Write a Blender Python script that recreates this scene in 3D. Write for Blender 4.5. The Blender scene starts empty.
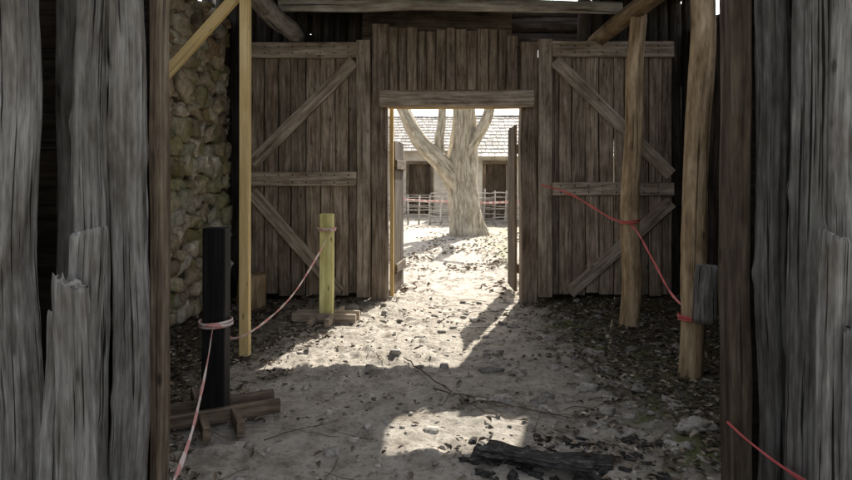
import bpy, math, random
from mathutils import Vector, noise, Matrix
random.seed(7)
S = bpy.context.scene
R = random.random
def U(a, b): return a + (b - a) * random.random()
def N(x, y, z): return noise.noise(Vector((x, y, z)))

# ------------------------------------------------------------------ node helpers
def new_mat(name):
    m = bpy.data.materials.new(name); m.use_nodes = True
    nt = m.node_tree
    for n in list(nt.nodes): nt.nodes.remove(n)
    out = nt.nodes.new('ShaderNodeOutputMaterial')
    b = nt.nodes.new('ShaderNodeBsdfPrincipled')
    nt.links.new(b.outputs[0], out.inputs[0])
    b.inputs['Specular IOR Level'].default_value = 0.2
    return m, nt, b
def node(nt, t, **kw):
    n = nt.nodes.new(t)
    for k, v in kw.items(): setattr(n, k, v)
    return n
def noise_n(nt, vec, scale, detail=6, rough=0.6, dist=0.0):
    n = node(nt, 'ShaderNodeTexNoise')
    n.inputs['Scale'].default_value = scale; n.inputs['Detail'].default_value = detail
    n.inputs['Roughness'].default_value = rough; n.inputs['Distortion'].default_value = dist
    nt.links.new(vec, n.inputs['Vector']); return n.outputs[0]
def ramp(nt, fac, stops):
    n = node(nt, 'ShaderNodeValToRGB'); cr = n.color_ramp
    while len(cr.elements) < len(stops): cr.elements.new(0.5)
    for e, (p, c) in zip(cr.elements, stops):
        e.position = p
        e.color = (c, c, c, 1) if isinstance(c, (int, float)) else (c[0], c[1], c[2], 1)
    nt.links.new(fac, n.inputs[0]); return n.outputs[0]
def mix(nt, mode, fac, a, b):
    n = node(nt, 'ShaderNodeMix', data_type='RGBA', blend_type=mode)
    for sock, v in ((n.inputs[0], fac), (n.inputs[6], a), (n.inputs[7], b)):
        if isinstance(v, (int, float)): sock.default_value = v if sock == n.inputs[0] else (v, v, v, 1)
        elif isinstance(v, tuple): sock.default_value = (v[0], v[1], v[2], 1)
        else: nt.links.new(v, sock)
    return n.outputs[2]
def math_n(nt, op, a, b=None):
    n = node(nt, 'ShaderNodeMath', operation=op)
    for i, v in enumerate((a, b)):
        if v is None: continue
        if isinstance(v, (int, float)): n.inputs[i].default_value = v
        else: nt.links.new(v, n.inputs[i])
    return n.outputs[0]
def mapping(nt, vec, sc):
    n = node(nt, 'ShaderNodeMapping'); n.inputs['Scale'].default_value = sc
    nt.links.new(vec, n.inputs['Vector']); return n.outputs[0]
def bump(nt, b, h, strength, dist):
    n = node(nt, 'ShaderNodeBump'); n.inputs['Strength'].default_value = strength
    n.inputs['Distance'].default_value = dist
    nt.links.new(h, n.inputs['Height']); nt.links.new(n.outputs[0], b.inputs['Normal'])

def wood(name, dark, mid, light, crack=0.75, across=26, along=1.6, bstr=0.8, patch=(0.6, 1.25), moss=0.0, rough=0.85, blotch=0.0, bd=0.008, det=4, cth=.385):
    m, nt, b = new_mat(name)
    uv = node(nt, 'ShaderNodeUVMap', uv_map='UVMap').outputs[0]
    at = node(nt, 'ShaderNodeAttribute', attribute_name='tint').outputs['Fac']
    g1 = noise_n(nt, mapping(nt, uv, (across, along, 1)), 1.0, det, 0.74, 0.12)
    cr = noise_n(nt, mapping(nt, uv, (across * 1.6, along * 0.4, 1)), 1.0, 3, 0.6, 0.0)
    pt = noise_n(nt, mapping(nt, uv, (6, 2.2, 1)), 1.0, 3, 0.75)
    col = ramp(nt, g1, [(0.32, dark), (0.5, mid), (0.68, light)])
    ck = ramp(nt, cr, [(cth-.035, 1 - crack), (cth, 1.0)])
    col = mix(nt, 'MULTIPLY', 1.0, col, ck)
    pf = ramp(nt, pt, [(0.34, (patch[0]*1.06, patch[0], patch[0]*.92)), (0.66, (patch[1]*.98, patch[1], patch[1]*1.02))])
    col = mix(nt, 'MULTIPLY', 1.0, col, pf)
    vo = node(nt, 'ShaderNodeTexVoronoi'); vo.inputs['Scale'].default_value = 1.0
    nt.links.new(mapping(nt, uv, (7.0, 2.6, 1)), vo.inputs['Vector'])
    kn = ramp(nt, vo.outputs['Distance'], [(0.05, 0.25), (0.11, 1.0)])
    col = mix(nt, 'MULTIPLY', 0.85, col, kn)
    vn = node(nt, 'ShaderNodeVectorMath', operation='SCALE')
    nt.links.new(col, vn.inputs[0]); nt.links.new(at, vn.inputs['Scale'])
    col = vn.outputs[0]
    if moss > 0:
        mo = ramp(nt, pt, [(0.56, 0.0), (0.72, moss)])
        col = mix(nt, 'MIX', mo, col, (0.15, 0.165, 0.075))
    nt.links.new(col, b.inputs['Base Color'])
    b.inputs['Roughness'].default_value = rough
    h = g1
    if blotch: h = math_n(nt, 'ADD', math_n(nt, 'ADD', h, math_n(nt, 'MULTIPLY', pt, blotch)), math_n(nt, 'MULTIPLY', ck, 0.6))
    bump(nt, b, h, bstr, bd)
    return m

M_grey = wood('weathered_grey_wood', (0.10, 0.09, 0.082), (0.25, 0.235, 0.215), (0.42, 0.40, 0.375), across=38, along=2.2, patch=(0.5, 1.3), moss=0.15, blotch=1.0, bstr=1.0, crack=.92, bd=.012, det=6, cth=.40)
M_darklog = wood('dark_old_wood', (0.02, 0.017, 0.015), (0.06, 0.05, 0.042), (0.12, 0.10, 0.085), patch=(0.5, 1.3))
M_jamb = wood('brown_jamb_wood', (0.06, 0.043, 0.03), (0.16, 0.12, 0.085), (0.27, 0.21, 0.15))
M_door = wood('grey_brown_plank_wood', (0.12, 0.085, 0.06), (0.37, 0.29, 0.22), (0.60, 0.49, 0.385), across=32, along=1.8, det=5)
M_frame = wood('frame_plank_wood', (0.16, 0.125, 0.094), (0.42, 0.345, 0.27), (0.64, 0.55, 0.445), across=28, along=1.5, det=5)
M_bar = wood('debarked_log_wood', (0.20, 0.13, 0.075), (0.46, 0.33, 0.195), (0.66, 0.50, 0.32), across=16, along=1.2, patch=(0.5, 1.2))
M_beam = wood('beam_log_wood', (0.15, 0.14, 0.13), (0.38, 0.36, 0.335), (0.60, 0.57, 0.53), across=14, along=1.0)
M_new = wood('fresh_pine_timber', (0.58, 0.41, 0.17), (0.76, 0.57, 0.27), (0.84, 0.66, 0.36), crack=0.2, across=20, along=1.0, bstr=0.2, patch=(0.88, 1.08))
M_yel = wood('yellow_green_timber', (0.46, 0.42, 0.16), (0.70, 0.65, 0.28), (0.82, 0.78, 0.42), crack=0.25, across=16, along=1.0, bstr=0.3, patch=(0.8, 1.12))
M_black = wood('charred_black_timber', (0.004, 0.004, 0.004), (0.010, 0.010, 0.010), (0.022, 0.021, 0.020), crack=0.5, rough=0.6)
M_char = wood('charred_log_bark', (0.012, 0.012, 0.012), (0.04, 0.038, 0.036), (0.17, 0.16, 0.15), across=34, along=18, bstr=1.0, blotch=1.0, bd=.02)
M_bark = wood('tree_bark', (0.24, 0.195, 0.14), (0.50, 0.44, 0.345), (0.70, 0.64, 0.52), crack=0.6, across=11, along=2.6, bstr=1.0, patch=(0.55, 1.2), bd=.03, det=5)

def simple(name, c, rough=0.8, var=0.25, scale=8):
    m, nt, b = new_mat(name)
    tc = node(nt, 'ShaderNodeNewGeometry').outputs['Position']
    n1 = noise_n(nt, tc, scale, 4, 0.65)
    f = ramp(nt, n1, [(0.3, 1 - var), (0.7, 1 + var)])
    col = mix(nt, 'MULTIPLY', 1.0, c, f)
    at = node(nt, 'ShaderNodeAttribute', attribute_name='tint').outputs['Fac']
    vn = node(nt, 'ShaderNodeVectorMath', operation='SCALE')
    nt.links.new(col, vn.inputs[0]); nt.links.new(at, vn.inputs['Scale'])
    nt.links.new(vn.outputs[0], b.inputs['Base Color'])
    b.inputs['Roughness'].default_value = rough
    bump(nt, b, n1, 0.5, 0.01)
    return m
M_mortar = simple('earth_mortar', (0.13, 0.115, 0.085))
M_plaster = simple('lime_plaster', (0.72, 0.66, 0.56), var=0.3, scale=2)
M_thatch = simple('old_shingle_roof', (0.42, 0.39, 0.35), var=0.4, scale=5)
M_hill = simple('wooded_hill', (0.06, 0.055, 0.04), var=0.5, scale=0.3)
M_peb = simple('dusty_stone', (0.30, 0.275, 0.24), var=0.55, scale=30)

def stone_mat():
    m, nt, b = new_mat('field_stone')
    p = node(nt, 'ShaderNodeNewGeometry').outputs['Position']
    n1 = noise_n(nt, p, 14, 4, 0.75); n2 = noise_n(nt, p, 2.2, 3, 0.6)
    oi = node(nt, 'ShaderNodeAttribute', attribute_name='hue').outputs['Fac']
    base = ramp(nt, oi, [(0.0, (0.24, 0.19, 0.14)), (0.3, (0.58, 0.48, 0.34)), (0.55, (0.44, 0.42, 0.36)), (0.8, (0.72, 0.65, 0.52)), (1.0, (0.42, 0.28, 0.18))])
    col = mix(nt, 'MULTIPLY', 1.0, base, ramp(nt, n1, [(0.3, 0.45), (0.7, 1.4)]))
    mo = ramp(nt, n2, [(0.46, 0.0), (0.62, 0.65)])
    col = mix(nt, 'MIX', mo, col, (0.24, 0.255, 0.09))
    nt.links.new(col, b.inputs['Base Color']); b.inputs['Roughness'].default_value = 0.9
    bump(nt, b, n1, 0.8, 0.015)
    return m
M_stone = stone_mat()
def leaf_mat():
    m, nt, b = new_mat('dry_leaf')
    oi = node(nt, 'ShaderNodeAttribute', attribute_name='hue').outputs['Fac']
    base = ramp(nt, oi, [(0.0, (0.03, 0.024, 0.018)), (0.4, (0.10, 0.078, 0.055)), (0.7, (0.21, 0.165, 0.115)), (1.0, (0.46, 0.39, 0.31))])
    nt.links.new(base, b.inputs['Base Color']); b.inputs['Roughness'].default_value = 0.7
    return m
M_leaf = leaf_mat()

def tape_mat(name, stripes):
    m, nt, b = new_mat(name)
    uv = node(nt, 'ShaderNodeUVMap', uv_map='UVMap').outputs[0]
    if stripes:
        w = node(nt, 'ShaderNodeTexWave', wave_type='BANDS', bands_direction='Y')
        w.inputs['Scale'].default_value = 1.6
        nt.links.new(uv, w.inputs['Vector'])
        col = ramp(nt, w.outputs[0], [(0.46, (0.66, 0.33, 0.31)), (0.54, (0.74, 0.62, 0.58))])
    else:
        col = ramp(nt, noise_n(nt, uv, 9, 3), [(0.3, (0.50, 0.08, 0.085)), (0.7, (0.68, 0.17, 0.16))])
    nt.links.new(col, b.inputs['Base Color']); b.inputs['Roughness'].default_value = 0.45
    return m
M_tapeS = tape_mat('striped_barrier_tape', True)
M_tapeR = tape_mat('red_barrier_tape', False)

# ------------------------------------------------------------------ mesh builder
class MB:
    def __init__(s): s.v = []; s.f = []; s.uv = []; s.t = []; s.h = []; s.m = []; s.sm = []
    def sweep(s, P, secs, a, b, tint=1.0, smooth=True, mat=0, hue=0.5, caps=True):
        base = len(s.v); n = len(secs[0]); vo = U(0, 50); uo = U(0, 50)
        L = 0; Ls = []
        for i, (p, sc) in enumerate(zip(P, secs)):
            if i: L += (P[i] - P[i-1]).length
            Ls.append(L)
            aa = a[i] if isinstance(a, list) else a; bb = b[i] if isinstance(b, list) else b
            for (x, y) in sc: s.v.append(p + aa * x + bb * y)
        us = [0]
        for k in range(n):
            q0 = secs[0][k]; q1 = secs[0][(k+1) % n]
            q0m = secs[len(secs)//2][k]; q1m = secs[len(secs)//2][(k+1) % n]
            us.append(us[-1] + max(math.hypot(q1[0]-q0[0], q1[1]-q0[1]), math.hypot(q1m[0]-q0m[0], q1m[1]-q0m[1])))
        for i in range(len(P) - 1):
            for k in range(n):
                k2 = (k+1) % n
                s.f.append((base+i*n+k, base+i*n+k2, base+(i+1)*n+k2, base+(i+1)*n+k))
                s.uv.append(((uo+us[k], vo+Ls[i]), (uo+us[k+1], vo+Ls[i]), (uo+us[k+1], vo+Ls[i+1]), (uo+us[k], vo+Ls[i+1])))
                s.t.append(tint); s.h.append(hue); s.m.append(mat); s.sm.append(smooth)
        if caps:
            for i, rev in ((0, True), (len(P)-1, False)):
                idx = [base+i*n+k for k in range(n)]; sc = list(secs[i])
                if rev: idx.reverse(); sc.reverse()
                s.f.append(tuple(idx)); s.uv.append(tuple((uo+x, vo+y*8) for x, y in sc))
                s.t.append(tint*1.1); s.h.append(hue); s.m.append(mat); s.sm.append(False)
    def log(s, p0, p1, r0, r1=None, nr=16, step=0.12, wob=0.02, rough=0.08, tint=1.0, mat=0, flat=1.0, hewn=0.0, slant=0.0, chip=0.0):
        p0 = Vector(p0); p1 = Vector(p1); r1 = r0 if r1 is None else r1
        d = p1 - p0; L = d.length; d.normalize()
        ref = Vector((0, 0, 1)) if abs(d.z) < 0.8 else Vector((0, -1, 0))
        a = d.cross(ref).normalized(); b = a.cross(d).normalized()
        if a.cross(b).dot(d) < 0: b = -b
        nl = max(2, int(L/step)); sd = U(0, 100); P = []; secs = []
        ph = U(0, 6.28); kn = [(U(0, L), U(0, 6.28), U(.5, 1.2)) for _ in range(int(L*2.2))]
        for i in range(nl+1):
            t = i/nl; z = L*t
            w = a*(N(z*0.9, sd, 0)*wob*2) + b*(N(z*0.9, sd, 9)*wob*2)
            P.append(p0 + d*z + w)
            r = r0 + (r1-r0)*t
            r *= 1 + 0.08*N(z*1.1, sd, 3.3)*(rough/0.08)
            if i == nl: r *= 0.93
            sc = []
            for k in range(nr):
                th = 2*math.pi*k/nr
                c, q = math.cos(th), math.sin(th)
                rr = r*(1 + rough*1.1*N(c*1.3+sd, q*1.3, z*1.2) + rough*0.7*N(c*3.6+sd, q*3.6, z*0.9) + rough*0.6*N(c*4+sd, q*4, z*8))
                if hewn:
                    seg = math.pi/3
                    x = ((th+ph+.35*N(z*1.3, sd, 5)) % seg) - seg/2
                    rr *= 1 + hewn*(math.cos(seg/2)/math.cos(x)-1)
                    gv_ = N(c*7+sd, q*7, z*.35)
                    if gv_ < -.2: rr -= r*.6*min(.25, -.2-gv_)
                    for (kz, kt, kr) in kn:
                        dz = (z-kz)/.045; dt = (((th-kt+math.pi) % 6.2832)-math.pi)/.35
                        g_ = dz*dz+dt*dt
                        if g_ < 6: rr += .016*kr*math.exp(-g_)
                sc.append((rr*c, rr*q*flat))
            secs.append(sc)
        s.sweep(P, secs, a, b, tint, True, mat)
        if slant:
            for k in range(nr):
                v = s.v[-nr+k]; v.z -= slant*(v.x-P[-1].x) + chip*abs(N(k*.7, sd, 0))
    def board(s, p0, p1, w, th, normal=(0, -1, 0), tint=1.0, ch=0.006, step=0.25, jit=0.004, mat=0, smooth=False, fr=2.3):
        p0 = Vector(p0); p1 = Vector(p1); d = p1-p0; L = d.length; d.normalize()
        n = Vector(normal); n = (n - d*n.dot(d)).normalized(); a = d.cross(n).normalized()
        b = n
        if a.cross(b).dot(d) < 0: a = -a
        nl = max(1, int(L/step)); sd = U(0, 99); P = []; secs = []
        for i in range(nl+1):
            z = L*i/nl
            P.append(p0 + d*z + a*N(z*.8, sd, 0)*jit*2 + b*N(z*.8, sd, 4)*jit)
            hw = w/2 + N(z*fr, sd, 1)*jit; ww = w/2 + N(z*fr, sd, 2)*jit; h = th/2
            c = ch
            secs.append([(hw, -h+c), (hw, h-c), (hw-c, h), (-ww+c, h), (-ww, h-c), (-ww, -h+c), (-ww+c, -h), (hw-c, -h)])
        s.sweep(P, secs, a, b, tint, smooth, mat)
    def rock(s, c, r, n=6, hue=0.5, tint=1.0, rot=None, mat=0, jit=0.28, e=.7):
        base = len(s.v); sd = U(0, 200); rot = rot or Matrix.Identity(3); c = Vector(c)
        m = n*2
        def sp(x): return math.copysign(abs(x)**e, x)
        for i in range(n+1):
            ph = -math.pi/2 + math.pi*i/n
            for k in range(m):
                th = 2*math.pi*k/m
                x = sp(math.cos(ph))*sp(math.cos(th)); y = sp(math.cos(ph))*sp(math.sin(th)); z = sp(math.sin(ph))
                f = 1 + jit*N(x*1.1+sd, y*1.1, z*1.1) + jit*.4*N(x*3+sd, y*3, z*3)
                s.v.append(c + rot @ Vector((x*r[0]*f, y*r[1]*f, z*r[2]*f)))
        for i in range(n):
            for k in range(m):
                k2 = (k+1) % m
                s.f.append((base+i*m+k, base+i*m+k2, base+(i+1)*m+k2, base+(i+1)*m+k))
                u0, u1, v0, v1 = hue+k*.04, hue+(k+1)*.04, i*.04, (i+1)*.04
                s.uv.append(((u0, v0), (u1, v0), (u1, v1), (u0, v1))); s.t.append(tint); s.h.append(hue); s.m.append(mat); s.sm.append(True)
    def quad(s, pts, uv=None, tint=1.0, hue=0.5, mat=0, smooth=False):
        base = len(s.v)
        for p in pts: s.v.append(Vector(p))
        s.f.append(tuple(range(base, base+len(pts))))
        s.uv.append(tuple(uv) if uv else tuple((p[0], p[1]) for p in pts)); s.t.append(tint); s.h.append(hue); s.m.append(mat); s.sm.append(smooth)
    def build(s, name, mats, parent=None):
        me = bpy.data.meshes.new(name); me.from_pydata([tuple(v) for v in s.v], [], s.f)
        for m in (mats if isinstance(mats, (list, tuple)) else [mats]): me.materials.append(m)
        uvl = me.uv_layers.new(name='UVMap'); flat = []
        for u in s.uv:
            for q in u: flat += [q[0], q[1]]
        uvl.data.foreach_set('uv', flat)
        for nm, arr in (('tint', s.t), ('hue', s.h)):
            at = me.attributes.new(nm, 'FLOAT', 'FACE'); at.data.foreach_set('value', arr)
        me.polygons.foreach_set('material_index', s.m); me.polygons.foreach_set('use_smooth', s.sm)
        me.update()
        o = bpy.data.objects.new(name, me); S.collection.objects.link(o)
        if parent: o.parent = parent
        return o
def empty(name):
    e = bpy.data.objects.new(name, None); S.collection.objects.link(e); e.empty_display_size = .2; return e

# ------------------------------------------------------------------ ground
def axis(lo, hi, step, far):
    v = []; x = lo
    while x < hi: v.append(x); x += step
    st = step
    while x < far: v.append(x); st *= 1.28; x += st
    v.append(far)
    st = step; x = lo - st
    while x > -far: v.insert(0, x); st *= 1.28; x -= st
    v.insert(0, -far); return v
def sst(a, b, x):
    t = max(0, min(1, (x-a)/(b-a))); return t*t*(3-2*t)
def gz(x, y):
    h = 0.05*N(x*.5, y*.5, 1.1) + 0.025*N(x*1.7, y*1.7, 2) + 0.016*N(x*6, y*6, 3)
    if -4 < x < 5 and 1 < y < 14:
        m = sst(-0.2, 0.2, N(x*.8+4, y*.8, 7) + 0.04 + .15*min(1.5, x))
        wx = x*6.5+0.8*N(x*3, y*3, 0); wy = y*8.0+.8*N(x*3, y*3, 5)
        d, pts = noise.voronoi(Vector((wx, wy, 0)))
        e = sst(0.02, 0.45, d[1]-d[0]); cell = pts[0]
        h += m*(0.032*e) * (0.1+0.9*abs(math.sin(cell.x*12.9+cell.y*7)))
        h += 0.014*N(x*15, y*15, 5)*(.6+m)
    return h
xs = axis(-2.7, 3.5, 0.025, 320); ys = axis(2.4, 9.5, 0.028, 320)
nx = len(xs)
gv = [(x, y, gz(x, y)) for y in ys for x in xs]
gf = [(j*nx+i, j*nx+i+1, (j+1)*nx+i+1, (j+1)*nx+i) for j in range(len(ys)-1) for i in range(nx-1)]
me = bpy.data.meshes.new('ground'); me.from_pydata(gv, [], gf); me.polygons.foreach_set('use_smooth', [True]*len(gf))
ground = bpy.data.objects.new('ground', me); S.collection.objects.link(ground)
def ground_mat():
    m, nt, b = new_mat('sandy_ground')
    p = node(nt, 'ShaderNodeNewGeometry').outputs['Position']
    n1 = noise_n(nt, p, 1.4, 3, 0.6); n2 = noise_n(nt, p, 26, 6, 0.82); n3 = noise_n(nt, p, 5, 4, 0.7)
    sand = ramp(nt, n3, [(0.3, (0.24, 0.205, 0.165)), (0.48, (0.44, 0.395, 0.335)), (0.7, (0.58, 0.535, 0.465))])
    sand = mix(nt, 'MULTIPLY', 1.0, sand, ramp(nt, n2, [(0.32, 0.3), (0.47, 0.95), (0.7, 1.2)]))
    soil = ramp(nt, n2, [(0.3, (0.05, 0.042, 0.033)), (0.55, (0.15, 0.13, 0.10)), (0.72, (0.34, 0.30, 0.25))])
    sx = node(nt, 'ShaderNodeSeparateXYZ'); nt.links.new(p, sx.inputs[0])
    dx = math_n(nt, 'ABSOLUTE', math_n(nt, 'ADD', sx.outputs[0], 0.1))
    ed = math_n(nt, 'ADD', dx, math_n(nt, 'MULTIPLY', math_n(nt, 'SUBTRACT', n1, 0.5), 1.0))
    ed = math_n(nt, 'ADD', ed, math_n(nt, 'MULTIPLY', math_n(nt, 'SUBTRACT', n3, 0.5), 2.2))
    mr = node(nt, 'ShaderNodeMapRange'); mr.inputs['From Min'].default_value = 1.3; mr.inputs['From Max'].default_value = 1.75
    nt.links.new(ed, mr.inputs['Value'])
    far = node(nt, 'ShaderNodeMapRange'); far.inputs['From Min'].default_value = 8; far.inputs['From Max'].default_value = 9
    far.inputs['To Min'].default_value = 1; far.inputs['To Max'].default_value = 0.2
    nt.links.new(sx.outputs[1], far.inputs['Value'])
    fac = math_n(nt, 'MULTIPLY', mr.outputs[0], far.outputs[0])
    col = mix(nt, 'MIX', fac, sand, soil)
    # moss patch in the damp corner by the right-hand posts
    ed2 = node(nt, 'ShaderNodeMapRange'); ed2.inputs['From Min'].default_value = 1.0; ed2.inputs['From Max'].default_value = 1.5
    nt.links.new(sx.outputs[0], ed2.inputs['Value'])
    mo = ramp(nt, n3, [(0.42, 0.0), (0.6, 0.7)])
    mo = math_n(nt, 'MULTIPLY', mo, ed2.outputs[0])
    mo = math_n(nt, 'MULTIPLY', mo, ramp(nt, n1, [(0.42, 0.0), (0.55, 1.0)]))
    col = mix(nt, 'MIX', mo, col, (0.19, 0.215, 0.07))
    nt.links.new(col, b.inputs['Base Color']); b.inputs['Roughness'].default_value = 0.95
    bump(nt, b, n2, 1.0, 0.03)
    return m
me.materials.append(ground_mat())

# ------------------------------------------------------------------ outer palisades (either side of the camera)
def palisade(name, logs, stakes, jambs, back):
    e = empty(name)
    mb = MB()
    for (x, y, r, tint) in logs:
        mb.log((x, y, -0.15), (x+U(-.02, .02), y+U(-.02, .02), 3.0+U(-.1, .1)), r*1.05, r*0.97, nr=48, step=0.03, wob=0.02, rough=0.10, tint=tint, hewn=0.8)
    mb.build('logs', M_grey, e)
    st = MB()
    for (x, y, w, h, tint, sl) in stakes:
        st.log((x, y, -0.15), (x+U(-.01, .01), y, h), w/2*1.04, w/2, nr=48, step=0.025, wob=0.02, rough=0.14, tint=tint, hewn=1.0, flat=0.75, slant=sl, chip=.05)
    st.build('stakes', M_grey, e)
    jb = MB()
    for (x, y, w, th, tint) in jambs:
        jb.board((x, y, -0.1), (x, y, 3.0), w, th, tint=tint, jit=0.008, step=.08)
    jb.board((back[0], 2.95, 1.4), (back[1], 2.95, 1.4), 2.9, .04, tint=.25, step=3)  # dark sheet added behind the logs, closes the bright gaps between them
    jb.build('jambs', M_jamb, e)
    return e
palisade('palisade_wall',
    [(-1.362, 2.80, .085, 1.0), (-1.490, 2.72, .074, .8), (-1.61, 2.80, .070, .4), (-1.715, 2.60, .088, .95), (-1.90, 2.55, .09, 1), (-2.09, 2.62, .09, .8)] +
    [(-2.28-.18*i, 2.65+U(-.04, .04), .09, U(.6, 1)) for i in range(9)],
    [(-1.325, 2.28, .135, 1.13, 1.0, .5), (-1.335, 2.40, .15, 1.31, 1.0, -.25), (-1.40, 2.36, .10, 1.0, .9, .2)],
    [(-1.272, 2.93, .06, .10, 1.0), (-1.315, 3.0, .04, .06, .4)], (-4.0, -1.31))
palisade('palisade_wall',
    [(1.585, 2.82, .078, .4), (1.655, 2.66, .075, .6), (1.795, 2.62, .085, 1.0), (1.97, 2.62, .09, .8)] +
    [(2.15+.18*i, 2.65+U(-.04, .04), .09, U(.6, 1)) for i in range(9)],
    [(1.545, 2.32, .14, 1.29, 1.0, .5), (1.655, 2.26, .13, 1.07, 1.0, -.3), (1.60, 2.26, .10, .96, .9, .2)],
    [(1.475, 2.93, .10, .12, .5)], (1.54, 3.9))

# ------------------------------------------------------------------ stone side wall
sw = MB()
sw.board((-2.74, 3.0, 1.75), (-2.74, 8.05, 1.75), 3.6, .28, normal=(1, 0, 0), mat=1, step=1)
z = 0.0
while z < 3.5:
    hgt = U(.11, .24); y = 3.0 + U(-.1, 0.1)
    while y < 8.0:
        w = U(.1, .42)*(.6+hgt*2); hh = hgt*U(.7, 1.15)
        rot = Matrix.Rotation(U(-.4, .4), 3, 'X') @ Matrix.Rotation(U(-.2, .2), 3, 'Z')
        sw.rock((-2.585+U(-.05, .03), y+w/2, z+hgt/2+U(-.035, .035)), (U(.07, .12), w*.5, hh*.52), n=7, hue=R(), rot=rot, jit=.6, e=.6)
        if R() < .5: sw.rock((-2.56, y+w, z+U(0, hgt)), (.05, U(.02, .05), U(.02, .04)), n=4, hue=R(), jit=.5)
        y += w
    z += hgt*.95
sw.build('stone_wall', [M_stone, M_mortar])

# ------------------------------------------------------------------ dark log walls behind gate leaves, right side wall
bw = MB()
def wall_logs(x0, x1, y, zt):
    x = x0
    while x < x1:
        r = U(.07, .1); x += r
        bw.log((x, y+U(-.02, .02), -.1), (x, y, zt+U(-.05, .05)), r*1.08, r*1.05, nr=12, step=.25, tint=U(.5, 1))
        x += r
wall_logs(-2.9, -.72, 7.9, 3.85); wall_logs(1.35, 1.95, 7.9, 3.1); wall_logs(1.95, 3.5, 7.9, 3.85)
y = 3.0
while y < 8.0:
    r = U(.07, .1); y += r
    bw.log((3.42+U(-.03, .03), y, -.1), (3.42, y, 3.4), r*1.08, r*1.05, nr=12, step=.25, tint=U(.5, 1)); y += r
bw.build('log_wall', M_darklog)

# ------------------------------------------------------------------ inner gate frame
gf_e = empty('gate_frame')
g = MB()
g.board((-.57, 7.66, -.05), (-.57, 7.66, 3.42), .2, .2, tint=.65, jit=.008)
g.board((1.27, 7.66, -.05), (1.27, 7.66, 3.20), .2, .2, tint=.65, jit=.008)
x = -.46
while x < 1.15:
    w = U(.1, .15)
    if x + w > 1.165: w = 1.165-x
    if w < .04: break
    g.board((x+w/2, 7.66+U(-.012, .012), 2.565), (x+w/2, 7.66, (3.37 if x < .95 else 3.28)+U(-.03, .03)), w-.008, .07, tint=U(.45, .85), ch=.015)
    x += w
g.board((-.5, 7.73, 2.9), (1.2, 7.73, 2.9), .6, .04, tint=.4, step=2)  # added backing board, stops light glowing through the palisade gaps
g.board((-.8, 7.78, 3.45), (1.08, 7.78, 3.45), .75, .04, tint=.3, step=2)  # dark board added behind the top, blocks sun outside the chosen gap
g.build('posts_and_boards', M_door, gf_e)
g = MB(); g.board((-.56, 7.47, 2.485), (1.30, 7.47, 2.485), .2, .16, tint=.9, ch=.02, jit=.012)
g.build('lintel', M_frame, gf_e)
g = MB()
g.board((-.46, 7.585, 2.40), (1.16, 7.585, 2.40), .05, .04, tint=1)  # pale wood colour stands in for the sunlit lintel edge
g.board((-.435, 7.84, 0), (-.435, 7.84, 2.44), .05, .12, tint=.75)  # pale wood colour stands in for the sunlit side of the jamb
g.build('sunlit_edge_strips', M_new, gf_e)
g = MB(); g.log((-.47, 7.85, -.05), (1.17, 7.85, -.05), .06, nr=12, tint=1)
g.build('threshold', M_frame, gf_e)

def leaf(name, x0, x1, mirror, zt=3.19, zb=.1, mid=(1.43, 1.60)):
    e = empty(name); p = MB(); x = x0
    while x < x1-.03:
        w = min(U(.13, .19), x1-x)
        p.board((x+w/2, 7.58+U(-.006, .006), zb+U(-.03, .02)), (x+w/2, 7.58, zt+U(-.02, .015)), w-.009, .035, tint=U(.5, 1.05), ch=.008)
        x += w
    p.build('planks', M_door, e)
    f = MB(); yb = 7.533
    def X(u): return x1-u if mirror else x0+u
    f.board((X(.085), yb-.004, zb-.03), (X(.085), yb-.004, zt+.02), .165, .05, tint=.85)
    w = x1-x0
    f.board((X(.17), yb, zt-.1), (X(w), yb, zt-.1), .19, .045, tint=.95)
    f.board((X(.17), yb, sum(mid)/2), (X(w), yb, sum(mid)/2), mid[1]-mid[0], .045, tint=1.0)
    f.board((X(.20), yb-.003, zt-.24), (X(w-.03), yb-.003, mid[1]+.1), .155, .04, tint=.95)
    f.board((X(w-.03), yb-.003, mid[0]-.08), (X(.38), yb-.003, zb+.02), .155, .04, tint=.95)
    f.build('ledges_and_braces', M_frame, e)
    nb = MB()
    for u in [i*.17+.1 for i in range(int(w/.17))]:
        for zz in (zt-.06, zt-.14, mid[0]+.04, mid[1]-.04):
            nb.rock((X(u), yb-.026, zz), (.009, .005, .009), n=3, tint=1)
    nb.build('nails', M_black, e)
leaf('gate_door', -2.16, -.68, True)
leaf('gate_door', 1.375, 3.03, False, zt=3.2, mid=(1.31, 1.47))

def wicket(name, p0, p1, zt):
    w = MB(); p0 = Vector(p0); p1 = Vector(p1); d = (p1-p0); n = Vector((d.y, -d.x, 0)).normalized(); k = 5
    for i in range(k):
        c = p0 + d*((i+.5)/k)
        w.board((c.x, c.y, .06), (c.x, c.y, zt+U(-.01, .01)), d.length/k-.006, .035, normal=n, tint=U(.5, .9))
    for zz in (.35, zt-.3):
        a = p0 + n*.035; b_ = p1 + n*.035
        w.board((a.x, a.y, zz), (b_.x, b_.y, zz), .12, .03, normal=n, tint=.8)
    w.build(name, M_jamb)
wicket('wicket_door', (-.42, 7.95, 0), (-.33, 8.6, 0), 2.0)
wicket('wicket_door', (1.16, 7.95, 0), (1.16, 8.6, 0), 2.2)

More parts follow.
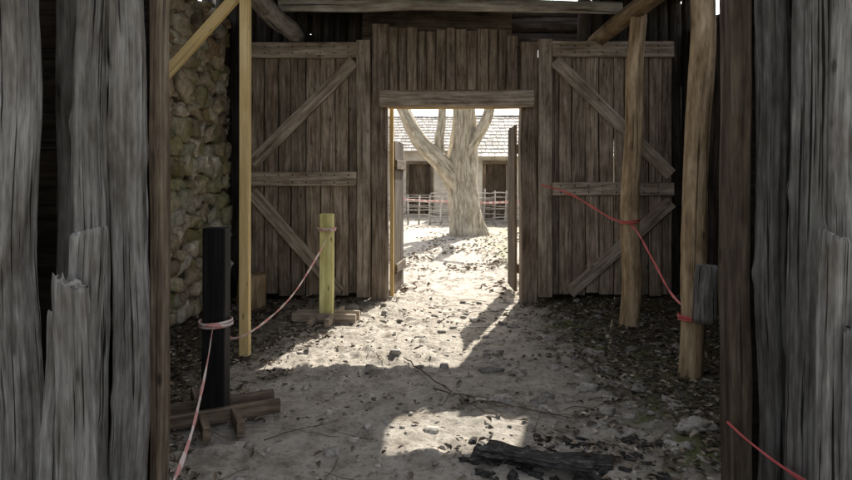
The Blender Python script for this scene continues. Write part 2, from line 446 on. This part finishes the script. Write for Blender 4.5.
# ------------------------------------------------------------------ roof structure
r = MB()
r.log((-1.75, 7.36, 3.60), (2.35, 7.40, 3.57), .085, .075, nr=16, tint=1.15, wob=.02)
r.build('roof_beam', M_beam)
r = MB(); r.log((-1.62, 7.75, 3.27), (-1.62, 2.9, 3.22), .10, .11, tint=.75); r.build('roof_purlin', M_beam)
r = MB(); r.log((2.14, 7.75, 3.24), (2.16, 2.9, 3.22), .09, .11, tint=.6); r.build('roof_purlin', M_bar)
r = MB(); yy = 4.5  # unseen roof, its extent set to keep sun off the palisades
while yy < 8.4:
    w = U(.16, .24)
    spans = [(-2.6, 3.4)] if yy < 7.75 else [(-2.6, 1.2), (2.25, 3.4)]  # board gap shaped to let the nearer sun patch through
    for (xa, xb) in spans:
        r.board((xa, yy+w/2, 3.90+U(-.01, .01)), (xb, yy+w/2, 3.90), w-.004, .03, normal=(0, 0, 1), tint=U(.7, 1), step=1)
    yy += w
for xx in (-2.4, -1.62, -.3, 1.1, 2.35, 3.2):
    r.log((xx, 4.4, 3.80), (xx, 8.5, 3.82), .05, nr=10, step=.4, tint=.7)
r.build('sun_shaping_roof', M_jamb)
r = MB()
for zz in (3.42, 3.63, 3.83): r.log((-3, 8.5, zz), (3.6, 8.53, zz), .115, nr=14, tint=.9)  # added log stack, hides bright sky behind the gap, sun passes above
for xx in (-2.9, 3.5): r.log((xx, 8.5, -.1), (xx, 8.5, 3.3), .1, nr=12)
r.build('sky_blocker_logs', M_darklog)

# posts in the passage
p = MB(); p.log((2.03, 6.25, -.2), (2.16, 6.25, 3.18), .098, .083, nr=24, step=.05, wob=.03, rough=.09, tint=.95); p.build('log_post', M_bar)
p = MB(); p.log((2.04, 4.75, -.2), (2.14, 4.75, 3.14), .098, .088, nr=24, step=.05, wob=.025, rough=.09, tint=.9); p.build('log_post', M_bar)
e = empty('timber_prop')
p = MB(); p.board((-1.55, 5.27, 0), (-1.545, 5.27, 3.13), .082, .08, jit=.002, ch=.004); p.build('post', M_new, e)
p = MB(); p.board((-1.60, 5.36, 3.16), (-2.46, 5.36, 2.20), .09, .05, jit=.002, ch=.004); p.build('diagonal_brace', M_new, e)

def stand(name, x, y, h, w, mat, fl, ang, ft):
    e = empty(name); p = MB()
    p.board((x, y, .03), (x+.005, y, h), w, w*.9, jit=.003, ch=.008); p.build('post', mat, e)
    p = MB(); c, s_ = math.cos(ang), math.sin(ang); g0 = gz(x, y); o = w*.5+.025
    for sg, z0 in ((-1, .012), (1, .012)):
        ox, oy = -s_*o*sg, c*o*sg
        p.board((x+ox-c*fl, y+oy-s_*fl, g0+ft/2+z0), (x+ox+c*fl, y+oy+s_*fl, g0+ft/2+z0), ft, .045, normal=(-s_, c, 0), jit=.004)
    for sg in (-1, 1):
        ox, oy = c*o*sg, s_*o*sg
        for q0, q1 in ((-fl, -o-.03), (o+.03, fl)):
            p.board((x+ox-s_*q0, y+oy+c*q0, g0+ft/2+.01), (x+ox-s_*q1, y+oy+c*q1, g0+ft/2+.01), ft*.95, .045, normal=(c, s_, 0), jit=.004)
    return e, p
e, p = stand('barrier_post', -1.325, 3.88, 1.20, .14, M_black, .38, .45, .085)
p.build('feet', M_jamb, e)
e, p = stand('barrier_post', -1.06, 6.55, 1.14, .14, M_yel, .34, -.1, .09)
p.build('feet', M_frame, e)

p = MB(); p.log((-2.05, 7.2, -.05), (-2.05, 7.2, .40), .17, .16, nr=20, step=.05, rough=.06, tint=.9); p.build('tree_stump', M_bar)
e = empty('log_rail'); p = MB()
p.log((2.115, 4.60, .44), (2.12, 4.60, .86), .088, .082, nr=18, step=.04, tint=.8); p.build('upright', M_grey, e)
p = MB(); p.log((2.19, 4.68, .57), (3.35, 4.9, .55), .085, .085, nr=18, step=.08, tint=.5)
p.log((3.2, 4.88, -.1), (3.2, 4.88, .5), .08, nr=14, tint=.4); p.build('cross_log', M_grey, e)

# ------------------------------------------------------------------ barrier tapes
def tape(name, pts, w, mat, loops=()):
    t = MB(); pts = [Vector(q) for q in pts]
    dense = []
    for i in range(len(pts)-1):
        p0 = pts[max(0, i-1)]; p1 = pts[i]; p2 = pts[i+1]; p3 = pts[min(len(pts)-1, i+2)]
        for k in range(12):
            u = k/12
            dense.append(.5*((2*p1)+(p2-p0)*u+(2*p0-5*p1+4*p2-p3)*u*u+(3*p1-p0-3*p2+p3)*u**3))
    dense.append(pts[-1])
    A = []; B = []; L = 0; sd = U(0, 50); secs = []
    for i, q in enumerate(dense):
        d = (dense[min(i+1, len(dense)-1)]-dense[max(i-1, 0)]).normalized()
        if i: L += (q-dense[i-1]).length
        an = 1.2*N(L*1.3, sd, 0)
        ref = Vector((0, 0, 1)) if abs(d.z) < .9 else Vector((1, 0, 0))
        a0 = (ref - d*ref.dot(d)).normalized(); b0 = d.cross(a0)
        a = a0*math.cos(an)+b0*math.sin(an); b_ = d.cross(a)
        if a.cross(b_).dot(d) < 0: b_ = -b_
        A.append(a); B.append(b_)
        ww = w/2*(1+.7*N(L*7, sd, 3)); tt = w*.16
        secs.append([(ww, tt*.2), (0, tt*(1+N(L*6, sd, 8))), (-ww, tt*.2), (-ww, -tt*.2), (0, -tt*.4), (ww, -tt*.2)])
    t.sweep(dense, secs, A, B, smooth=False)
    for (cx, cy, cz, r_) in loops:
        for j in range(3):
            PP = []; AA = []; BB = []; SS = []
            tl = U(-.15, .15); dz = U(-.012, .012)
            for k in range(25):
                th = 2*math.pi*k/24; dr = Vector((math.cos(th), math.sin(th), 0))
                PP.append(Vector((cx, cy, cz+dz+tl*r_*math.cos(th)))+dr*(r_+.002*j)); AA.append(Vector((0, 0, 1))); BB.append(dr)
                SS.append([(w*.35, -.002), (w*.35, .002), (-w*.35, .002), (-w*.35, -.002)])
            t.sweep(PP, SS, AA, BB, caps=False)
    return t.build(name, mat)
tape('barrier_tape', [(-1.0, 6.47, .97), (-1.09, 6.2, .74), (-1.24, 5.7, .43), (-1.38, 5.1, .29), (-1.42, 4.5, .34), (-1.33, 3.98, .60), (-1.32, 3.80, .60)], .024, M_tapeS,
     loops=[(-1.06, 6.55, .98, .100), (-1.325, 3.88, .60, .100)])
tape('barrier_tape', [(-1.31, 3.79, .60), (-1.27, 3.55, .40), (-1.22, 3.2, .18), (-1.16, 2.8, .1), (-1.12, 2.4, .04)], .026, M_tapeS)
tape('barrier_tape', [(1.40, 7.46, 1.44), (1.66, 7.1, 1.34), (1.95, 6.5, 1.10), (2.06, 6.14, 1.04), (2.09, 5.7, .78), (2.08, 5.2, .53), (2.05, 4.64, .46)], .018, M_tapeR,
     loops=[(2.065, 6.25, 1.08, .100), (2.055, 4.75, .45, .104)])
tape('barrier_tape', [(1.40, 2.86, .375), (1.47, 2.76, .31), (1.56, 2.50, .26), (1.66, 2.20, .27), (1.9, 2.15, .31), (2.4, 2.1, .40)], .030, M_tapeR)

# ------------------------------------------------------------------ things lying on the ground
m_ = MB()
for (x0_, y0_, x1_, y1_, r_, f_) in ((.27, 3.42, .98, 3.22, .13, .12), (.36, 3.25, 1.12, 3.02, .14, .11), (.33, 3.36, .85, 3.10, .10, .2), (.8, 3.2, 1.2, 2.98, .07, .2)):
    m_.log((x0_, y0_, gz(x0_, y0_)+.012), (x1_, y1_, gz(x1_, y1_)+.012), r_, r_*.75, nr=48, step=.018, wob=.05, rough=.6, flat=f_)
for i in range(60):
    x_, y_ = U(.2, 1.3), U(2.95, 3.6); s_ = U(.01, .035)
    m_.rock((x_, y_, gz(x_, y_)+.004), (s_*1.6, s_*.8, s_*.4), n=5, jit=.7, hue=R(), rot=Matrix.Rotation(U(0, 3), 3, 'Z'))
m_.build('charred_log', M_char)
tw = MB()
def twig(p0, ang, L, r, bend=.3, forks=2):
    p = Vector((p0[0], p0[1], 0)); P = []; n = max(4, int(L/.06))
    for i in range(n+1):
        q = p.copy(); q.z = gz(p.x, p.y)+.008+r+.02*abs(N(i*.3, p0[0], 0)); P.append(q)
        ang += U(-bend, bend)*.35; p += Vector((math.cos(ang), math.sin(ang), 0))*L/n
        if forks and i > 1 and R() < .15: twig((p.x, p.y), ang+random.choice((-1, 1))*U(.4, .9), L*.3, r*.6, bend, 0)
    A = []; B = []; SS = []
    for i, q in enumerate(P):
        d = (P[min(i+1, n)]-P[max(0, i-1)]).normalized(); a = d.cross(Vector((0, 0, 1))).normalized(); A.append(a); B.append(a.cross(d) if a.cross(a.cross(d)).dot(d) > 0 else d.cross(a))
        rr = r*(1-.6*i/n); SS.append([(rr*math.cos(t_*1.2566), rr*math.sin(t_*1.2566)) for t_ in range(5)])
    tw.sweep(P, SS, A, B, tint=U(.6, 1.1))
twig((-.18, 5.05), -1.0, 1.3, .006); twig((.05, 4.35), -.85, 1.1, .006); twig((.3, 4.1), -.2, .9, .005); twig((.9, 4.0), .15, .7, .004)
for i in range(190):
    x = random.choice((U(-2.3, -.9), U(1.0, 3.2), U(-2, 3))); y = U(2.9, 7.6)
    twig((x, y), U(0, 6.28), U(.1, .5), U(.002, .004), forks=1)
tw.build('fallen_twigs', M_jamb)

lv = MB()
def leaf_at(x, y, s_, hue):
    zz = gz(x, y)+U(.003, .02); a = U(0, 6.28); c, s2 = math.cos(a)*s_, math.sin(a)*s_
    k = U(.1, .8)*s_; tx, ty = U(-.35, .35), U(-.35, .35)
    base = len(lv.v)
    loc = [(-1, 0, 0), (-.35, -.45, k*.6), (.45, -.4, k*.7), (1, 0, k*.2), (.4, .45, k*.9), (-.35, .4, k*.5), (0, 0, 0)]
    for (u, v, h) in loc:
        lv.v.append(Vector((x+u*c-v*s2, y+u*s2+v*c, zz+h+(u*tx+v*ty+.5*abs(tx)+.3*abs(ty))*s_)))
    for tri in ((0, 1, 6), (1, 2, 6), (2, 3, 6), (3, 4, 6), (4, 5, 6), (5, 0, 6)):
        lv.f.append(tuple(base+t_ for t_ in tri)); lv.uv.append(((0, 0), (1, 0), (1, 1))); lv.t.append(1); lv.h.append(hue); lv.m.append(0); lv.sm.append(False)
cnt = 0; tries = 0
while cnt < 14000 and tries < 200000:
    tries += 1
    x = U(-2.5, 3.3); y = U(2.5, 7.7)
    q = abs(x+.05)+.8*N(x*1.5, y*1.5, 31)+.8*N(x*4, y*4, 3)
    dens = .85*sst(.95, 1.7, q) + .02 + .14*sst(.2, .5, N(x*2.5, y*2.5, 12))
    if R() > dens: continue
    leaf_at(x, y, U(.010, .032), min(1, abs(random.gauss(.42, .32)))); cnt += 1
for i in range(9000):
    y = 8+abs(random.gauss(0, 1))*7; x = U(-3.5, 5)
    if N(x*1.2, y*.8, 4) + U(-.3, .3) < .03: continue
    leaf_at(x, y, U(.025, .055), U(.3, 1))
lv.build('fallen_leaves', M_leaf)

pb = MB()
for i in range(2000):
    x = U(-2.4, 3.2); y = U(2.6, 7.6)
    s_ = random.choice((.005, .008, .012, .018)) * U(.7, 1.3)
    if R() < .06: s_ = U(.025, .05)
    pb.rock((x, y, gz(x, y)+s_*.1), (s_, s_*U(.6, 1), s_*U(.35, .6)), n=4, tint=U(.5, 1.3), rot=Matrix.Rotation(U(0, 3.1), 3, 'Z'))
for i in range(60):
    x = U(.5, 2.4); y = U(3.0, 7.3); s_ = U(.05, .10)
    pb.rock((x, y, gz(x, y)-.012), (s_, s_*U(.5, .9), s_*.4), n=9, tint=U(.6, 1.1), rot=Matrix.Rotation(U(0, 3.1), 3, 'Z'), jit=.8)
pb.build('pebbles', M_peb)

# ------------------------------------------------------------------ tree beyond the gate
AZ, EL = math.radians(18), math.radians(40)
tr = MB()
def limb(P, Rr, nr, tint=1.0, rough=.06):
    n = len(P); A = []; B = []; SS = []; sd = U(0, 90); L = 0
    a_prev = None
    for i in range(n):
        d = (P[min(i+1, n-1)]-P[max(i-1, 0)]).normalized()
        a = Vector((0, -1, 0)) if a_prev is None else a_prev
        if a_prev is None and abs(d.y) > .9: a = Vector((1, 0, 0))
        a = (a-d*a.dot(d)).normalized(); b_ = d.cross(a); a_prev = a; A.append(a); B.append(b_)
        if i: L += (P[i]-P[i-1]).length
        row = []
        for k in range(nr):
            t_ = 2*math.pi*k/nr; c, s_ = math.cos(t_), math.sin(t_)
            rr = Rr[i]*(1+rough*2*N(c*1.5+sd, s_*1.5, L*.9)+rough*N(c*4+sd, s_*4, L*.5)); row.append((rr*c, rr*s_))
        SS.append(row)
    tr.sweep(P, SS, A, B, tint=tint)
def smoothpath(P, Rr, k=5):
    O = []; Q = []
    for i in range(len(P)-1):
        p0 = P[max(0, i-1)]; p1 = P[i]; p2 = P[i+1]; p3 = P[min(len(P)-1, i+2)]
        for j in range(k):
            u = j/k
            O.append(.5*((2*p1)+(p2-p0)*u+(2*p0-5*p1+4*p2-p3)*u*u+(3*p1-p0-3*p2+p3)*u**3)); Q.append(Rr[i]*(1-u)+Rr[i+1]*u)
    O.append(P[-1]); Q.append(Rr[-1]); return O, Q
budget = [2]
def shades(P, r):
    cot = 1/math.tan(EL)
    for q in P:
        sx_, sy_ = q.x-q.z*cot*math.sin(AZ), q.y-q.z*cot*math.cos(AZ)
        if -1.7 < sx_ < 1.4 and 3.0 < sy_ < 9.0: return True
    return False
def grow(p, d, L, r0, depth):
    n = max(4, int(L/.35)); P = [p.copy()]; Rr = [r0]; q = p.copy(); dd = d.copy()
    for i in range(n):
        dd = (dd + Vector((U(-1, 1), U(-1, 1), U(-.6, 1)))*.16).normalized(); q = q+dd*L/n; P.append(q.copy()); Rr.append(r0*(1-.62*(i+1)/n))
    if shades(P, r0):
        if r0 > .02:
            if budget[0] <= 0: return
            budget[0] -= 1; Rr = [min(r_, .05) for r_ in Rr]; depth = min(depth, 1)
        elif R() < .8: return
    limb(P, Rr, 12 if depth > 3 else (7 if depth > 1 else 4), rough=.05)
    if depth == 0: return
    for j in range(3 if depth > 1 else 4):
        k = random.randint(n//3, n)
        nd = (dd + Vector((U(-1, 1), U(-1, 1), U(-.2, .9)))*.85).normalized()
        grow(P[k], nd, L*U(.55, .8), Rr[k]*.8, depth-1)
TX, TY = 1.14, 16.9
def L3(pts, rr, nr, rough):
    P, Q = smoothpath([Vector(q) for q in pts], rr); limb(P, Q, nr, rough=rough)
L3([(TX+.02, TY, -.2), (TX, TY, .0), (TX-.03, TY, .25), (TX-.08, TY, .7), (TX-.14, TY, 1.3), (TX-.18, TY, 1.9), (TX-.12, TY, 2.6), (TX-.1, TY, 3.4), (TX-.2, TY, 4.6), (TX-.35, TY, 6)],
   [.64, .54, .48, .43, .41, .42, .34, .29, .24, .17], 40, .14)
L3([(TX-.15, TY, .9), (TX-.42, TY-.1, 1.55), (TX-.80, TY-.15, 2.05), (TX-1.30, TY-.2, 2.55), (TX-1.7, TY-.2, 3.3), (TX-2.2, TY-.1, 4.4), (TX-2.7, TY, 6)], [.22, .26, .23, .20, .18, .16, .12], 24, .13)
L3([(TX-.75, TY-.15, 2.0), (TX-.78, TY-.2, 2.6), (TX-.70, TY-.2, 3.4), (TX-.8, TY-.1, 5.0)], [.14, .12, .10, .07], 16, .08)
L3([(TX-.2, TY, 1.9), (TX+.2, TY-.1, 2.6), (TX+.55, TY-.2, 3.3), (TX+.8, TY-.1, 4.8)], [.2, .17, .14, .10], 20, .1)
random.seed(21)
grow(Vector((TX-.35, TY, 5.9)), Vector((-.2, -.2, 1)).normalized(), 3.2, .17, 4)
grow(Vector((TX-.35, TY, 5.0)), Vector((-.7, .5, 1)).normalized(), 3.0, .14, 3)
grow(Vector((TX-2.7, TY, 5.9)), Vector((-.4, 0, 1)).normalized(), 2.8, .11, 4)
grow(Vector((TX+.8, TY-.1, 4.7)), Vector((1.5, .5, .6)).normalized(), 3.0, .09, 4)
tr.build('bare_tree', M_bark)

# ------------------------------------------------------------------ yard: fence, houses, hills
fe = MB()
for i in range(40):
    x = -6+i*.36; h = U(.95, 1.25)
    fe.log((x, 20.5, -.1), (x+U(-.04, .04), 20.5, h), .035, .028, nr=8, step=.3, tint=U(.9, 1.3))
for k in range(9):
    zz = .15+k*.11
    for s0 in range(7):
        xa = -6+s0*2.05; fe.log((xa, 20.5+random.choice((-.05, .05)), zz+U(-.04, .04)), (xa+2.1, 20.5+random.choice((-.05, .05)), zz+U(-.05, .05)), .02, .014, nr=6, step=.3, wob=.05, tint=U(.8, 1.3))
fe.build('wattle_fence', M_beam)
tape('barrier_tape', [(-3, 20.3, 1.0), (-.5, 20.3, .85), (2, 20.3, .75), (5, 20.3, .9)], .06, M_tapeS)

def house(name, x0, x1, y0, y1, wh, ridge, wall_m, door=None, wins=(), over=.6):
    e = empty(name); w = MB()
    ops = sorted(([door] if door else [])+list(wins))
    xc = x0
    def slab(xa, xb, za, zb):
        if xb-xa < .02 or zb-za < .02: return
        w.quad([(xa, y0, za), (xb, y0, za), (xb, y0, zb), (xa, y0, zb)])
    for (a, b_, c, d) in ops:
        slab(xc, a, 0, wh); slab(a, b_, 0, c); slab(a, b_, d, wh); xc = b_
        for (pa, pb_) in (((a, c), (a, d)), ((a, d), (b_, d)), ((b_, d), (b_, c)), ((b_, c), (a, c))):
            w.quad([(pa[0], y0, pa[1]), (pb_[0], y0, pb_[1]), (pb_[0], y0+.25, pb_[1]), (pa[0], y0+.25, pa[1])])
    slab(xc, x1, 0, wh)
    w.quad([(x1, y0, 0), (x1, y1, 0), (x1, y1, wh), (x1, (y0+y1)/2, ridge-.1), (x1, y0, wh)])
    w.quad([(x0, y1, 0), (x0, y0, 0), (x0, y0, wh), (x0, (y0+y1)/2, ridge-.1), (x0, y1, wh)])
    w.quad([(x1, y1, 0), (x0, y1, 0), (x0, y1, wh), (x1, y1, wh)])
    w.build('walls', wall_m, e)
    t = MB()
    for (a, b_, c, d) in ops:
        n = max(2, int((b_-a)/.2))
        for i in range(n):
            xx = a+(i+.5)*(b_-a)/n; t.board((xx, y0+.2, c), (xx, y0+.2, d), (b_-a)/n-.01, .04, tint=U(.5, 1))
        t.board((a-.12, y0-.04, d+.06), (b_+.12, y0-.04, d+.06), .12, .08, tint=1.3)
        t.board((a-.06, y0-.035, c), (a-.06, y0-.035, d), .12, .07, tint=1.2); t.board((b_+.06, y0-.035, c), (b_+.06, y0-.035, d), .12, .07, tint=1.2)
    xx = x0
    while xx < x1:
        t.board((xx, y0-.03, 0), (xx, y0-.03, wh), .16, .06, tint=1); xx += 2.3
    t.board((x0, y0-.045, wh-.1), (x1, y0-.045, wh-.1), .18, .07, tint=1)
    t.build('timber', M_jamb, e)
    r_ = MB(); ym = (y0+y1)/2; n = 12
    for i in range(n):
        for sgn, ya in ((1, y0-over), (-1, y1+over)):
            zl = wh-.3
            f0, f1 = i/n, (i+1)/n+.02
            xx = x0-.4
            while xx < x1+.4:
                ww = U(.16, .3)
                r_.board((xx+ww/2, ya+(ym-ya)*f0, zl+(ridge-zl)*f0+.05), (xx+ww/2, ya+(ym-ya)*f1, zl+(ridge-zl)*f1+.015+U(0, .015)), ww-.012, .03, normal=(0, -sgn, 1), tint=U(.65, 1.2), step=2, ch=.004)
                xx += ww
    r_.build('shingle_roof', M_thatch, e)
house('village_house', -8, 1.1, 27, 32.5, 3.0, 4.5, M_plaster, door=(-.75, .2, 0, 2.2), wins=((-3.6, -2.8, 1.0, 1.9),))
house('log_cabin', 1.75, 8.5, 23.2, 28.5, 2.6, 4.15, M_plaster, door=(2.25, 3.05, 0, 2.1), wins=((4.3, 5.0, 1.0, 1.8),), over=1.0)

hl = MB(); pv = None
for i in range(97):
    th = 2*math.pi*i/96; r0 = 150; hh = 8+5*N(math.cos(th)*3, math.sin(th)*3, 0)
    q = [(math.cos(th)*r0, math.sin(th)*r0, -1), (math.cos(th)*(r0+30), math.sin(th)*(r0+30), hh*.7), (math.cos(th)*(r0+80), math.sin(th)*(r0+80), hh)]
    if pv:
        for k in range(2): hl.quad([q[k], pv[k], pv[k+1], q[k+1]], smooth=True)
    pv = q
hl.build('hills', M_hill)

# ------------------------------------------------------------------ light
w = bpy.data.worlds.new('World'); S.world = w; w.use_nodes = True
nt = w.node_tree; bg = nt.nodes['Background']; sk = nt.nodes.new('ShaderNodeTexSky'); sk.sky_type = 'NISHITA'
sk.sun_disc = False; sk.sun_elevation = EL; sk.sun_rotation = AZ; sk.dust_density = 4.0; sk.ozone_density = 0.3
hs = nt.nodes.new('ShaderNodeHueSaturation'); hs.inputs['Saturation'].default_value = 0.35
nt.links.new(sk.outputs[0], hs.inputs['Color']); nt.links.new(hs.outputs[0], bg.inputs[0]); bg.inputs[1].default_value = 0.29
sd = bpy.data.lights.new('sun', 'SUN'); sd.energy = 11; sd.angle = math.radians(.5); sd.color = (1, .95, .86)
so = bpy.data.objects.new('sun', sd); S.collection.objects.link(so)
sv = Vector((math.sin(AZ)*math.cos(EL), math.cos(AZ)*math.cos(EL), math.sin(EL)))
so.rotation_euler = (-sv).to_track_quat('-Z', 'Y').to_euler(); so.location = (5, 10, 20)

cam = bpy.data.cameras.new('camera'); co = bpy.data.objects.new('camera', cam); S.collection.objects.link(co)
cam.sensor_width = 36; cam.lens = 26; cam.shift_y = -60/852; cam.clip_start = .05; cam.clip_end = 1000
co.location = (0, 0, 1.5); co.rotation_euler = (math.radians(90), 0, 0)
S.camera = co
S.view_settings.view_transform = 'Standard'; S.view_settings.look = 'None'; S.view_settings.exposure = 0
